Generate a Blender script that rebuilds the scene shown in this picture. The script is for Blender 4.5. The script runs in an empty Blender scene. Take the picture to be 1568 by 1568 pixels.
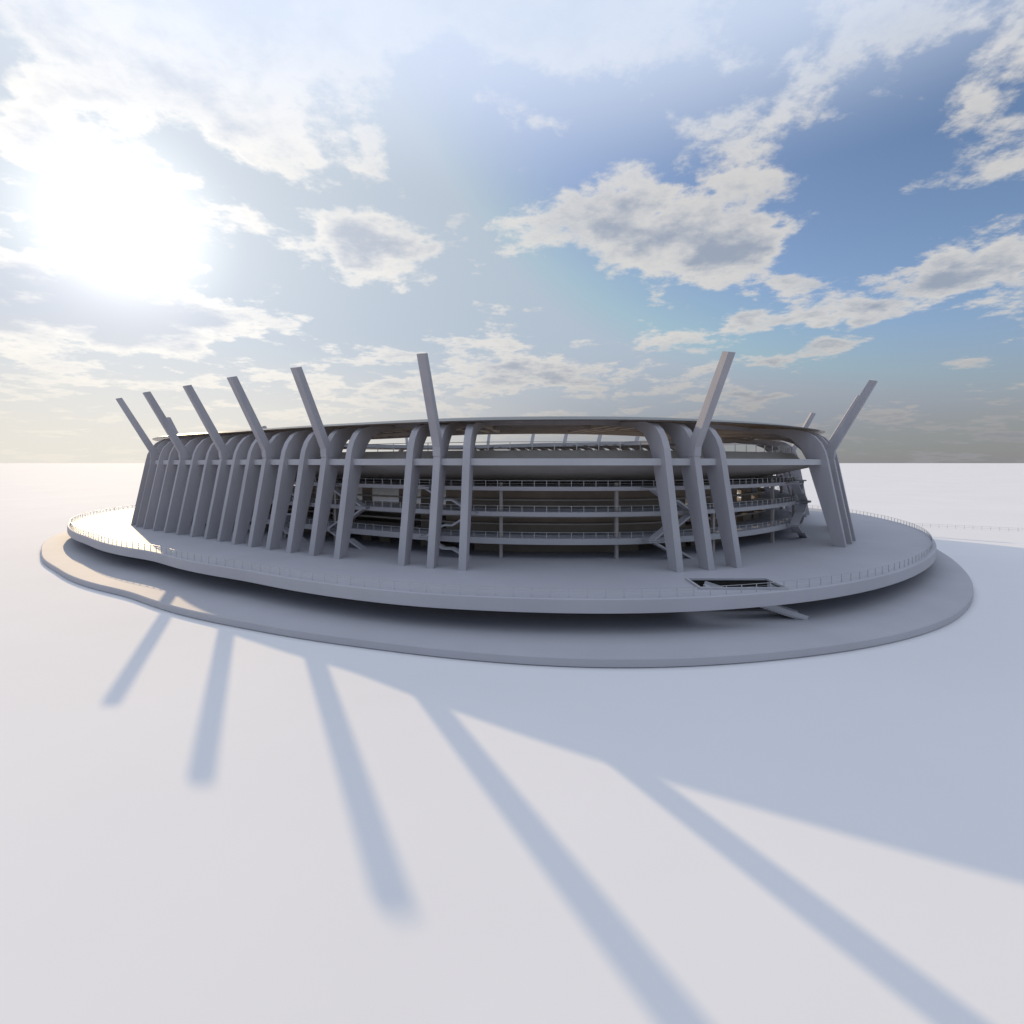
import bpy, math, random
import numpy as np
from mathutils import Vector
random.seed(4)
scene=bpy.context.scene
C=np.array([-14.0,193.0])
H=24.0
SUN_EL=math.radians(20.2); SUN_AZ=math.radians(-37.2)
S=Vector((math.sin(SUN_AZ)*math.cos(SUN_EL),math.cos(SUN_AZ)*math.cos(SUN_EL),math.sin(SUN_EL)))

# ---------------- ring outlines (point-symmetric plan, polar about C) ------------
def make_ring(pts,sig=1.6):
    pts=[np.array(p,float) for p in pts]
    allp=pts+[2*C-p for p in pts]
    th=np.array([math.atan2(p[1]-C[1],p[0]-C[0]) for p in allp]); r=np.array([np.linalg.norm(p-C) for p in allp])
    k=np.argsort(th); th=th[k]; r=r[k]
    T=np.linspace(-math.pi,math.pi,1441)[:-1]
    R=np.interp(T,np.concatenate([th-2*math.pi,th,th+2*math.pi]),np.concatenate([r,r,r]))
    n=len(T); d=np.arange(n); d=np.minimum(d,n-d)*360.0/n
    g=np.exp(-0.5*(d/sig)**2); g/=g.sum()
    R=np.real(np.fft.ifft(np.fft.fft(R)*np.fft.fft(g)))
    def f(t):
        t=(t+math.pi)%(2*math.pi)-math.pi
        return float(np.interp(t,np.append(T,math.pi),np.append(R,R[0])))
    return f
Rp=make_ring([(-152,198),(-145,174),(-138,160),(-123.3,142.5),(-104,125.5),(-73,104.5),(-45,86.6),(-27.8,76.7),(-13,70.9),(0.5,68.5),(14.4,67.6),(27.9,69.2),(43.9,73.9),(58.9,81.6),(78.4,96.7),(96.4,116.6),(112,142),(123,182)],2.2)
Rl=make_ring([(-163,200),(-152.6,177.5),(-136,149),(-122.4,133.4),(-100,112.5),(-68,91.3),(-38.7,74.1),(-18.9,66.3),(-2.7,61.5),(8.9,59.7),(20.5,60),(33.4,62.4),(48.7,67.2),(63.7,75),(78.2,87.1),(88.5,98.5),(99,113),(112,135),(134,184)],2.2)
Rf=make_ring([(-133,200),(-126,170),(-112,150),(-90.7,133),(-73.9,122.7),(-58,111),(-45.5,103),(-34.9,97.3),(-19.6,89.9),(-8.5,85.2),(9,83),(27.5,84),(39,87.7),(55,96),(71.3,109.4),(80.3,118.6),(93,150),(105,186)],3.0)
def P(R,o,t,z):
    r=R(t)-o
    return (C[0]+r*math.cos(t),C[1]+r*math.sin(t),z)
def th_of(x,y): return math.atan2(y-C[1],x-C[0])
def walk(R,t,dist):
    s=0; st=0.0005*(1 if dist>0 else -1); a=np.array(P(R,0,t,0))
    while s<abs(dist):
        t+=st; b=np.array(P(R,0,t,0)); s+=np.linalg.norm(b-a); a=b
    return t
def frame(R,t):
    p=np.array(P(R,0,t,0)); q=np.array(P(R,0,t+0.01,0)); pm=np.array(P(R,0,t-0.01,0))
    tg=(q-pm)/np.linalg.norm(q-pm)
    n=np.array([-tg[1],tg[0],0])
    cd=np.array([-math.cos(t),-math.sin(t),0])
    if n.dot(cd)<0:n=-n
    u=(n+cd); u/=np.linalg.norm(u)
    tt=np.array([-u[1],u[0],0])
    return p,u,tt

# ---------------- materials ----------------
def mat(name,col,rough=0.7,var=0.08,scale=0.15,metal=0.0,bump=0.0,transl=None,streak=False):
    m=bpy.data.materials.new(name); m.use_nodes=True; nt=m.node_tree; N=nt.nodes; L=nt.links
    b=N['Principled BSDF']; out=N['Material Output']
    tc=N.new('ShaderNodeTexCoord'); mp=N.new('ShaderNodeMapping'); L.new(tc.outputs['Object'],mp.inputs[0])
    if streak: mp.inputs['Scale'].default_value=(1,1,0.15)
    no=N.new('ShaderNodeTexNoise'); no.inputs['Scale'].default_value=scale; no.inputs['Detail'].default_value=6; no.inputs['Roughness'].default_value=0.6
    L.new(mp.outputs[0],no.inputs['Vector'])
    cr=N.new('ShaderNodeValToRGB'); cr.color_ramp.elements[0].position=0.3; cr.color_ramp.elements[1].position=0.7
    cr.color_ramp.elements[0].color=(*[c*(1-var) for c in col],1); cr.color_ramp.elements[1].color=(*[min(1,c*(1+var)) for c in col],1)
    L.new(no.outputs['Fac'],cr.inputs[0]); L.new(cr.outputs[0],b.inputs['Base Color'])
    b.inputs['Roughness'].default_value=rough; b.inputs['Metallic'].default_value=metal
    b.inputs['Specular IOR Level'].default_value=0.3
    if bump:
        n2=N.new('ShaderNodeTexNoise'); n2.inputs['Scale'].default_value=scale*8; n2.inputs['Detail'].default_value=4
        L.new(tc.outputs['Object'],n2.inputs['Vector'])
        bp=N.new('ShaderNodeBump'); bp.inputs['Strength'].default_value=bump; bp.inputs['Distance'].default_value=0.05
        L.new(n2.outputs['Fac'],bp.inputs['Height']); L.new(bp.outputs[0],b.inputs['Normal'])
    if transl:
        t=N.new('ShaderNodeBsdfTranslucent'); t.inputs[0].default_value=(*transl[1],1)
        mx=N.new('ShaderNodeMixShader'); mx.inputs[0].default_value=transl[0]
        L.new(b.outputs[0],mx.inputs[1]); L.new(t.outputs[0],mx.inputs[2]); L.new(mx.outputs[0],out.inputs[0])
    return m
M_rib=mat('concrete_ribs',(0.40,0.385,0.41),0.75,0.10,0.25,bump=0.15,streak=True)
M_slab=mat('concrete_slab',(0.46,0.45,0.475),0.7,0.07,0.12,bump=0.15)
M_pod=mat('podium_paving',(0.45,0.44,0.47),0.6,0.05,0.08,bump=0.1)
M_base=mat('base_paving',(0.45,0.44,0.465),0.7,0.05,0.08,bump=0.1)
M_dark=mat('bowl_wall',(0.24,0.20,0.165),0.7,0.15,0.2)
M_seat=mat('seating',(0.42,0.38,0.34),0.7,0.1,0.4)
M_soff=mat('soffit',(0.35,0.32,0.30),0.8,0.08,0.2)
M_roof=mat('roof_membrane',(0.22,0.22,0.235),0.22,0.1,0.1,metal=0.5,transl=(0.28,(0.50,0.39,0.27)))
M_metal=mat('railing_steel',(0.45,0.46,0.48),0.35,0.05,1,metal=0.7)
M_grass=mat('pitch_grass',(0.06,0.11,0.03),0.9,0.2,0.3)
M_ground=mat('ground_white',(0.785,0.77,0.775),0.85,0.03,0.02)
M_glass=mat('dark_glazing',(0.03,0.028,0.025),0.08,0.1,0.5)

# ---------------- mesh helpers ----------------
class MB:
    def __init__(s): s.v=[]; s.f=[]
    def box(s,c,u,t,w,lu,lt,lw):
        c=np.array(c,float); b=len(s.v)
        for i in(-1,1):
            for j in(-1,1):
                for k in(-1,1):
                    s.v.append(tuple(c+u*i*lu/2+t*j*lt/2+w*k*lw/2))
        for q in((0,1,3,2),(4,6,7,5),(0,4,5,1),(2,3,7,6),(0,2,6,4),(1,5,7,3)): s.f.append(tuple(b+x for x in q))
    def bar(s,a,b_,w,h=None):
        a=np.array(a,float); b_=np.array(b_,float); u=b_-a; L=np.linalg.norm(u); 
        if L<1e-6:return
        u/=L; up=np.array([0,0,1.0]) if abs(u[2])<0.95 else np.array([1.0,0,0])
        t=np.cross(up,u); t/=np.linalg.norm(t); n=np.cross(u,t)
        s.box((a+b_)/2,u,t,n,L,w,h or w)
    def prism(s,poly,o,u,t,th):
        b=len(s.v); n=len(poly)
        for sg in(-1,1):
            for (a,z) in poly:
                s.v.append(tuple(o+u*a+t*sg*th/2+np.array([0,0,z])))
        s.f.append(tuple(b+i for i in range(n))[::-1]); s.f.append(tuple(b+n+i for i in range(n)))
        for i in range(n):
            j=(i+1)%n; s.f.append((b+i,b+j,b+n+j,b+n+i))
    def loft(s,prof,N=480,closed=True,t0=None,t1=None):
        b=len(s.v); full=t0 is None; m=len(prof)
        cnt=N if full else N+1
        for i in range(cnt):
            t=-math.pi+2*math.pi*i/N if full else t0+(t1-t0)*i/N
            for (R,o,z) in prof: s.v.append(P(R,o,t,z))
        for i in range(N):
            i2=(i+1)%cnt
            for j in range(m if closed else m-1):
                j2=(j+1)%m
                s.f.append((b+i*m+j,b+i*m+j2,b+i2*m+j2,b+i2*m+j))
        if not full and closed:
            s.f.append(tuple(b+j for j in range(m))); s.f.append(tuple(b+N*m+j for j in range(m))[::-1])
    def obj(s,name,m,parent=None,bevel=0):
        me=bpy.data.meshes.new(name); me.from_pydata(s.v,[],s.f); me.update()
        ob=bpy.data.objects.new(name,me); scene.collection.objects.link(ob); me.materials.append(m)
        import bmesh
        bm=bmesh.new(); bm.from_mesh(me); bmesh.ops.recalc_face_normals(bm,faces=bm.faces); bm.to_mesh(me); bm.free()
        if parent: ob.parent=parent
        if bevel:
            md=ob.modifiers.new('bevel','BEVEL'); md.width=bevel; md.segments=2; md.limit_method='ANGLE'
        return ob
def empty(n):
    e=bpy.data.objects.new(n,None); scene.collection.objects.link(e); return e
UP=np.array([0,0,1.0])
stadium=empty('stadium')

# ---------------- ground ----------------
g=MB(); n=96; g.v.append((0,0,0))
rad=[300,1500,8000,90000]
for r in rad:
    for i in range(n):
        a=2*math.pi*i/n; g.v.append((r*math.cos(a),100+r*math.sin(a),0))
for i in range(n):
    g.f.append((0,1+i,1+(i+1)%n))
    for k in range(len(rad)-1):
        g.f.append((1+k*n+i,1+(k+1)*n+i,1+(k+1)*n+(i+1)%n,1+k*n+(i+1)%n))
g.obj('ground',M_ground)

# ---------------- base slab & podium ----------------
m=MB(); m.loft([(Rl,0.3,0.0),(Rl,0,0.15),(Rl,0,1.05),(Rl,0.15,1.2),(Rl,90,1.2),(Rl,90,0.0)])
m.obj('base_slab',M_base,stadium)
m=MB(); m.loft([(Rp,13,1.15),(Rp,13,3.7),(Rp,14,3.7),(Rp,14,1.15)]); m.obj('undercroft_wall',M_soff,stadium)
m=MB(); m.loft([(Rp,0.12,6),(Rp,0,5.88),(Rp,0,4.1),(Rp,0.4,3.95),(Rp,12,3.5),(Rp,60,3.5),(Rp,60,6)])
pod=m.obj('podium',M_pod,stadium)
cut=MB(); cut.box((33,75.8,5),np.array([1,0,0.]),np.array([0,1,0.]),UP,12,5.6,8)
cu=cut.obj('cutter',M_pod)
md=pod.modifiers.new('b','BOOLEAN'); md.object=cu; md.operation='DIFFERENCE'; md.solver='EXACT'
dg=bpy.context.evaluated_depsgraph_get(); me2=bpy.data.meshes.new_from_object(pod.evaluated_get(dg))
pod.modifiers.clear(); pod.data=me2; bpy.data.objects.remove(cu)
m=MB(); m.loft([(Rl,88,1.21),(Rl,140,1.21)],closed=False); 
m.obj('pitch',M_grass,stadium)
# stairwell in the podium
m=MB(); X=np.array([1,0,0.]);Y=np.array([0,1,0.])
for (cx,cy,lx,ly) in((33,73.0-0.15,12.6,0.3),(33,78.6+0.15,12.6,0.3),(26.85,75.8,0.3,5.6),(39.15,75.8,0.3,5.6)):
    m.box((cx,cy,6.06),X,Y,UP,lx,ly,0.5)
m.obj('stairwell_kerb',M_slab,stadium)
m=MB()
ns=28
for i in range(ns):
    x=29+ i*0.5; z=5.8-i*(4.6/ns)
    m.box((x,75.8,z-0.25),X,Y,UP,0.52,2.4,0.42)
for yy in(74.5,77.1):
    m.bar((29,yy,5.9),(43,yy,1.4),0.2,0.7)
m.obj('access_stair',M_slab,stadium)
m=MB()
for xx in (30.0,33.0,36.0): m.box((xx,77.95,4.7),X,Y,UP,0.12,0.12,2.6)
m.box((33,78.3,4.4),X,Y,UP,12,0.1,3.0)
m.obj('stairwell_glazing',M_glass,stadium)

# ---------------- ribs & masts ----------------
mast_t=[]; rib_t=[]
M5=th_of(-38.9,99.4)
for k in range(-1,14):
    t=walk(Rf,M5,-6.72*k if k!=0 else -0.001)
    (mast_t if k%3==0 else rib_t).append(t)
for c in((-14,87.6),(33.5,86),(75.5,114),(89.5,138),(105,184)):
    t=th_of(*c); mast_t.append(t)
    for d in(-5.9,5.9): rib_t.append(walk(Rf,t,d))
mast_t+= [t+math.pi for t in mast_t]; rib_t+=[t+math.pi for t in rib_t]
outer=[(0,6),(3.5,24.8),(3.9,26.6),(4.7,28.4),(6.0,30.0),(7.8,31.1),(10,31.6),(25,32.7),(46,32.3)]
inner=[(46,31.7),(25,31.8),(14,30.7),(10.8,29.5),(8.9,27.6),(7.6,25.0),(6.8,22.0),(2.3,6)]
ribs=MB(); masts=MB()
for t in rib_t+mast_t:
    p,u,tt=frame(Rf,t)
    ribs.prism([(a,z-0.02*(z<6.1)) for a,z in outer+inner],p,u,tt,1.3)
for t in mast_t:
    p,u,tt=frame(Rf,t)
    masts.prism([(3.45,25.2),(3.3,26.8),(-4.5,41.7),(-3.1,42.1),(4.7,27.8),(6.0,25.2)],p,u,tt,1.42)
ribs.obj('ribs',M_rib,stadium,0.05)
masts.obj('masts',M_rib,stadium,0.05)

# ---------------- roof ----------------
m=MB(); m.loft([(Rf,6.6,31.4),(Rf,6.3,31.6),(Rf,9.5,32.3),(Rf,16,33.0),(Rf,27,33.4),(Rf,47,32.8),(Rf,47,32.4),(Rf,27,33.0),(Rf,16,32.55),(Rf,9.5,31.8)])
m.obj('roof',M_roof,stadium)
m=MB(); m.loft([(Rf,46.3,31.3),(Rf,46.3,32.9),(Rf,47.6,32.9),(Rf,47.6,31.3)])
for o in(20,34):
    m.loft([(Rf,o,31.6),(Rf,o,32.5),(Rf,o+0.4,32.5),(Rf,o+0.4,31.6)])
m.obj('roof_ring_truss',M_rib,stadium)

# ---------------- tiers, beams ----------------
m=MB(); m.loft([(Rf,4.6,23.6),(Rf,4.6,24.8),(Rf,6.6,24.8),(Rf,6.6,23.6)])
m.obj('ring_beam',M_slab,stadium)
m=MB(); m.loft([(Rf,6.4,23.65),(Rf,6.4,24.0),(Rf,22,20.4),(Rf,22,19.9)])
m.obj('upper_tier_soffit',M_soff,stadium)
m=MB(); m.loft([(Rf,11,24.2),(Rf,13,26.4),(Rf,14,26.4),(Rf,30,19),(Rf,30,18.0),(Rf,14,22.5)])
m.obj('upper_tier',M_seat,stadium)
m=MB(); m.loft([(Rf,26,14),(Rf,42,6.6),(Rf,52,2.2),(Rf,52,1.3),(Rf,43,1.3),(Rf,41.5,6.0),(Rf,26,12.8)])
m.obj('lower_tier',M_seat,stadium)
levels=[(10.0,1.15),(14.9,0.85),(19.6,0.75)]
m=MB()
for z,th in levels:
    m.loft([(Rf,12.0,z-th),(Rf,11.8,z),(Rf,25,z+0.0),(Rf,25,z-th*0.8)])
m.obj('concourse_slabs',M_slab,stadium)
# bowl back wall in segments with openings
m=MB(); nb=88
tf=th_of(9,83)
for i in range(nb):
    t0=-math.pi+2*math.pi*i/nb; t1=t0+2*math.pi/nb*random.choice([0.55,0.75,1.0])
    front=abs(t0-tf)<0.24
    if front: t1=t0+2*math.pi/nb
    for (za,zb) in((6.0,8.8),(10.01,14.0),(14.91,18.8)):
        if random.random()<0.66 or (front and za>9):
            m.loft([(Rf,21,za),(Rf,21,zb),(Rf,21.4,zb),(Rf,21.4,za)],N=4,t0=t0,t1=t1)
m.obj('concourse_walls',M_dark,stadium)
# columns
m=MB(); per=th_of(22.7,83)-th_of(-2.6,83.5)
nC=int(round(2*math.pi/per)); 
for i in range(nC):
    t=th_of(22.7,83)+i*2*math.pi/nC
    p,u,w=frame(Rf,t)
    for o in(13.2,):
        q=p+u*o; m.box((q[0],q[1],13.1),u,w,UP,0.6,0.6,14.4)
m.obj('concourse_columns',M_soff,stadium)
# curved concourse fascia lines inside the bowl wall
m=MB()
for z in (11.6,13.0,16.4):
    m.loft([(Rf,19.6,z),(Rf,19.6,z+0.35),(Rf,20.6,z+0.35),(Rf,20.6,z)])
m.obj('inner_fascias',M_soff,stadium)
# stair flights beside the rib groups
m=MB()
for tc_ in mast_t:
    p,u,w=frame(Rf,tc_)
    lv=[6.0,10.0,14.9,19.6]
    for k in range(3):
        sg=1 if k%2==0 else -1
        a=p+u*10.6+w*(-4.6*sg); b=p+u*10.6+w*(4.6*sg)
        a=np.array([a[0],a[1],lv[k]-0.2]); b=np.array([b[0],b[1],lv[k+1]-0.35])
        mid=(a+b)/2; d=(b-a)/np.linalg.norm(b-a); d2=np.array([d[0],d[1],0]); 
        m.bar(a,mid-d2*1.0+np.array([0,0,0]) ,1.7,0.35); m.bar(mid-d2*1.1,mid+d2*1.1,1.7,0.3); m.bar(mid+d2*1.0,b,1.7,0.35)
        for q in(a,b):
            c_=q.copy(); m.box((c_[0],c_[1],c_[2]+0.05),u,w,UP,2.6,2.2,0.32)
m.obj('stair_flights',M_slab,stadium)

# ---------------- railings ----------------
def railing(mb,R,o,z,sp,h=1.1,w=0.05,mids=2,t0=None,t1=None,rail=0.05):
    t0=-math.pi if t0 is None else t0; t1=math.pi if t1 is None else t1
    t=t0; prev=None
    while t<t1:
        q=np.array(P(R,o,t,z)); mb.box((q[0],q[1],z+h/2),X,Y,UP,w,w,h)
        if prev is not None:
            for k in range(mids+1):
                zz=np.array([0,0,h*(k+1)/(mids+1)]); ww=rail if k==mids else rail*0.45
                mb.bar(prev+zz,q+zz,ww)
        prev=q; t+=sp/(R(t)-o)
m=MB(); railing(m,Rp,0.7,6.0,2.4,1.15,0.09,2,rail=0.06); m.obj('podium_railing',M_metal)
m=MB()
for z,th in levels: railing(m,Rf,12.15,z,2.2,1.1,0.08,1,rail=0.06)
railing(m,Rf,13.5,26.4,4.0,1.6,0.14,0,rail=0.12)
m.obj('concourse_railings',M_metal,stadium)
m=MB(); pa=np.array([148,196,0.]); pb=np.array([215,158,0.]); nn=32
for i in range(nn+1):
    q=pa+(pb-pa)*i/nn; m.box((q[0],q[1],0.6),X,Y,UP,0.07,0.07,1.2)
for zz in(0.6,1.2): m.bar(pa+UP*zz,pb+UP*zz,0.05)
m.obj('boundary_fence',M_metal)

# ---------------- world sky ----------------
w=bpy.data.worlds.new('World'); scene.world=w; w.use_nodes=True; nt=w.node_tree; N=nt.nodes; L=nt.links
w.cycles.sampling_method='MANUAL'; w.cycles.sample_map_resolution=512
bg=N['Background']
def nd(t,**k):
    x=N.new(t)
    for a,b in k.items(): setattr(x,a,b)
    return x
def setin(x,i,v):
    if isinstance(v,bpy.types.NodeSocket): L.new(v,x.inputs[i])
    else: x.inputs[i].default_value=v
def mth(op,a,b=0.0,c=0.0,clamp=False):
    x=nd('ShaderNodeMath',operation=op,use_clamp=clamp); setin(x,0,a); setin(x,1,b); setin(x,2,c); return x.outputs[0]
def vm(op,a,b=(0,0,0)):
    x=nd('ShaderNodeVectorMath',operation=op); setin(x,0,a); setin(x,1,b); return x
def mix(f,a,b,bt='MIX'):
    x=nd('ShaderNodeMix',data_type='RGBA',blend_type=bt); setin(x,0,f)
    for i,v in((6,a),(7,b)):
        if isinstance(v,tuple): v=(*v,1) if len(v)==3 else v
        setin(x,i,v)
    return x.outputs[2]
def ss(v,a,b):
    x=nd('ShaderNodeMapRange',interpolation_type='SMOOTHSTEP'); setin(x,0,v); x.inputs[1].default_value=a; x.inputs[2].default_value=b; return x.outputs[0]
tc=nd('ShaderNodeTexCoord'); D=vm('NORMALIZE',tc.outputs['Generated']).outputs[0]
sep=nd('ShaderNodeSeparateXYZ'); L.new(D,sep.inputs[0]); z=mth('MAXIMUM',sep.outputs[2],0.0)
den=mth('ADD',z,0.16)
comb=nd('ShaderNodeCombineXYZ'); L.new(mth('DIVIDE',sep.outputs[0],den),comb.inputs[0]); L.new(mth('DIVIDE',sep.outputs[1],den),comb.inputs[1])
sky=nd('ShaderNodeTexSky'); sky.sky_type='NISHITA'; sky.sun_disc=False; sky.sun_elevation=SUN_EL; sky.sun_rotation=SUN_AZ; sky.air_density=1.0; sky.dust_density=1.0; sky.ozone_density=2.5
skyc=mix(1.0,sky.outputs[0],(0.14,0.135,0.14),'MULTIPLY')
skyc=vm('MINIMUM',skyc,(0.42,0.50,0.60)).outputs[0]
dot=mth('MAXIMUM',vm('DOT_PRODUCT',D,tuple(S)).outputs['Value'],0.0)
g1=mth('POWER',dot,6.0); g2=mth('POWER',dot,30.0); g3=mth('POWER',dot,260.0)
# cloud banks at fixed bearings (azimuth, elevation in degrees)
az=mth('MULTIPLY',mth('ARCTAN2',sep.outputs[0],sep.outputs[1]),57.2958)
el=mth('MULTIPLY',mth('ARCSINE',z),57.2958)
def blob(a0,e0,sa,se,k):
    a=mth('DIVIDE',mth('SUBTRACT',az,a0),sa); b=mth('DIVIDE',mth('SUBTRACT',el,e0),se)
    e=mth('EXPONENT',mth('MULTIPLY',mth('ADD',mth('MULTIPLY',a,a),mth('MULTIPLY',b,b)),-1.0))
    return mth('MULTIPLY',e,k)
def noise(scale,off,detail=12,rough=0.56,dist=0.25):
    a=vm('ADD',comb.outputs[0],off).outputs[0]
    x=nd('ShaderNodeTexNoise'); L.new(a,x.inputs['Vector']); x.inputs['Scale'].default_value=scale; x.inputs['Detail'].default_value=detail; x.inputs['Roughness'].default_value=rough; x.inputs['Distortion'].default_value=dist
    return x.outputs['Fac']
n1=noise(2.0,(3.3,1.7,0.0),10,0.56,0.1)
n2=noise(7.5,(8.0,2.0,5.0),7,0.62,0.0)
nc=mth('ADD',mth('MULTIPLY',n1,0.68),mth('MULTIPLY',n2,0.32))
# az_deg, el_deg, half-widths (deg), weight
banks=[(23.0,21.0,7.5,3.6,0.20),(-41,13.5,13,3.6,0.24),(2.5,11.5,12,2.0,0.10),(42,16.5,6,2.2,0.10),(-14.5,23.0,10,1.8,0.10),
 (31.5,11.0,3.2,1.3,0.09),(23,6.8,7,1.3,0.08),(-13,8.0,11,1.5,0.07),(29.5,17.0,3.2,1.3,0.06),(1,22.5,3,2.0,0.08),(47,11.5,6,1.6,0.06),
 (8.5,17.0,7.0,3.6,-0.12),(36,8.5,8,3.4,-0.08),(-18.5,16.0,9,3.4,-0.07),(34,20,3.0,3.0,-0.10),(-4.5,18.5,5,2.0,-0.04)]
for b_ in banks: nc=mth('ADD',nc,blob(*b_))
nc=mth('ADD',nc,mth('MULTIPLY',ss(z,0.45,0.75),0.12))
cov=ss(nc,0.505,0.575)
n3=noise(4.2,(1.0,9.0,2.0),6,0.6,0.0)
dens=ss(mth('ADD',nc,mth('MULTIPLY',mth('SUBTRACT',n3,0.5),0.22)),0.54,0.71)
lit=mth('ADD',0.68,mth('MULTIPLY',g1,0.18))
def scale_col(col,f):
    v=vm('SCALE',col)
    if isinstance(f,float): v.inputs[3].default_value=f
    else: L.new(f,v.inputs[3])
    return v.outputs[0]
edge=scale_col((1.0,0.975,0.94),lit)
body=scale_col((0.36,0.41,0.50),mth('ADD',0.90,mth('MULTIPLY',g1,0.28)))
cloud=mix(dens,edge,body)
col=mix(mth('MULTIPLY',cov,0.9),skyc,cloud)
# pale veil added overhead, brightens the sky to fill the shaded ground
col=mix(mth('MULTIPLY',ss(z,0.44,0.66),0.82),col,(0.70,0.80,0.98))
# haze to the horizon
hz=mth('SUBTRACT',1.0,ss(z,0.0,0.25))
hazec=scale_col((0.275,0.28,0.30),mth('ADD',0.9,mth('MULTIPLY',g1,1.6)))
hazec=mix(mth('MULTIPLY',g1,1.5,0,True),hazec,(0.74,0.69,0.60))
col=mix(mth('MULTIPLY',hz,0.88),col,hazec)
glow=mth('ADD',mth('ADD',mth('MULTIPLY',g1,0.16),mth('MULTIPLY',g2,0.16)),mth('MULTIPLY',g3,0.9))
col=mix(1.0,col,scale_col((1.0,0.95,0.88),glow),'ADD')
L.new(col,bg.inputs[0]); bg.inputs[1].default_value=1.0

# ---------------- sun & camera ----------------
sl=bpy.data.lights.new('sun','SUN'); sl.energy=2.75; sl.angle=math.radians(0.5); sl.color=(1.0,0.76,0.46)
so=bpy.data.objects.new('sun',sl); scene.collection.objects.link(so); so.rotation_mode='QUATERNION'; so.rotation_quaternion=S.to_track_quat('Z','Y')
cd=bpy.data.cameras.new('camera'); cam=bpy.data.objects.new('camera',cd); scene.collection.objects.link(cam)
cam.location=(0,0,H); cam.rotation_euler=(math.radians(90),0,0); cd.sensor_width=36; cd.lens=18.0
cd.shift_y=-75/1568.0; cd.clip_end=200000; cd.clip_start=0.5
scene.camera=cam
scene.view_settings.view_transform='Standard'; scene.view_settings.look='None'; scene.view_settings.exposure=0
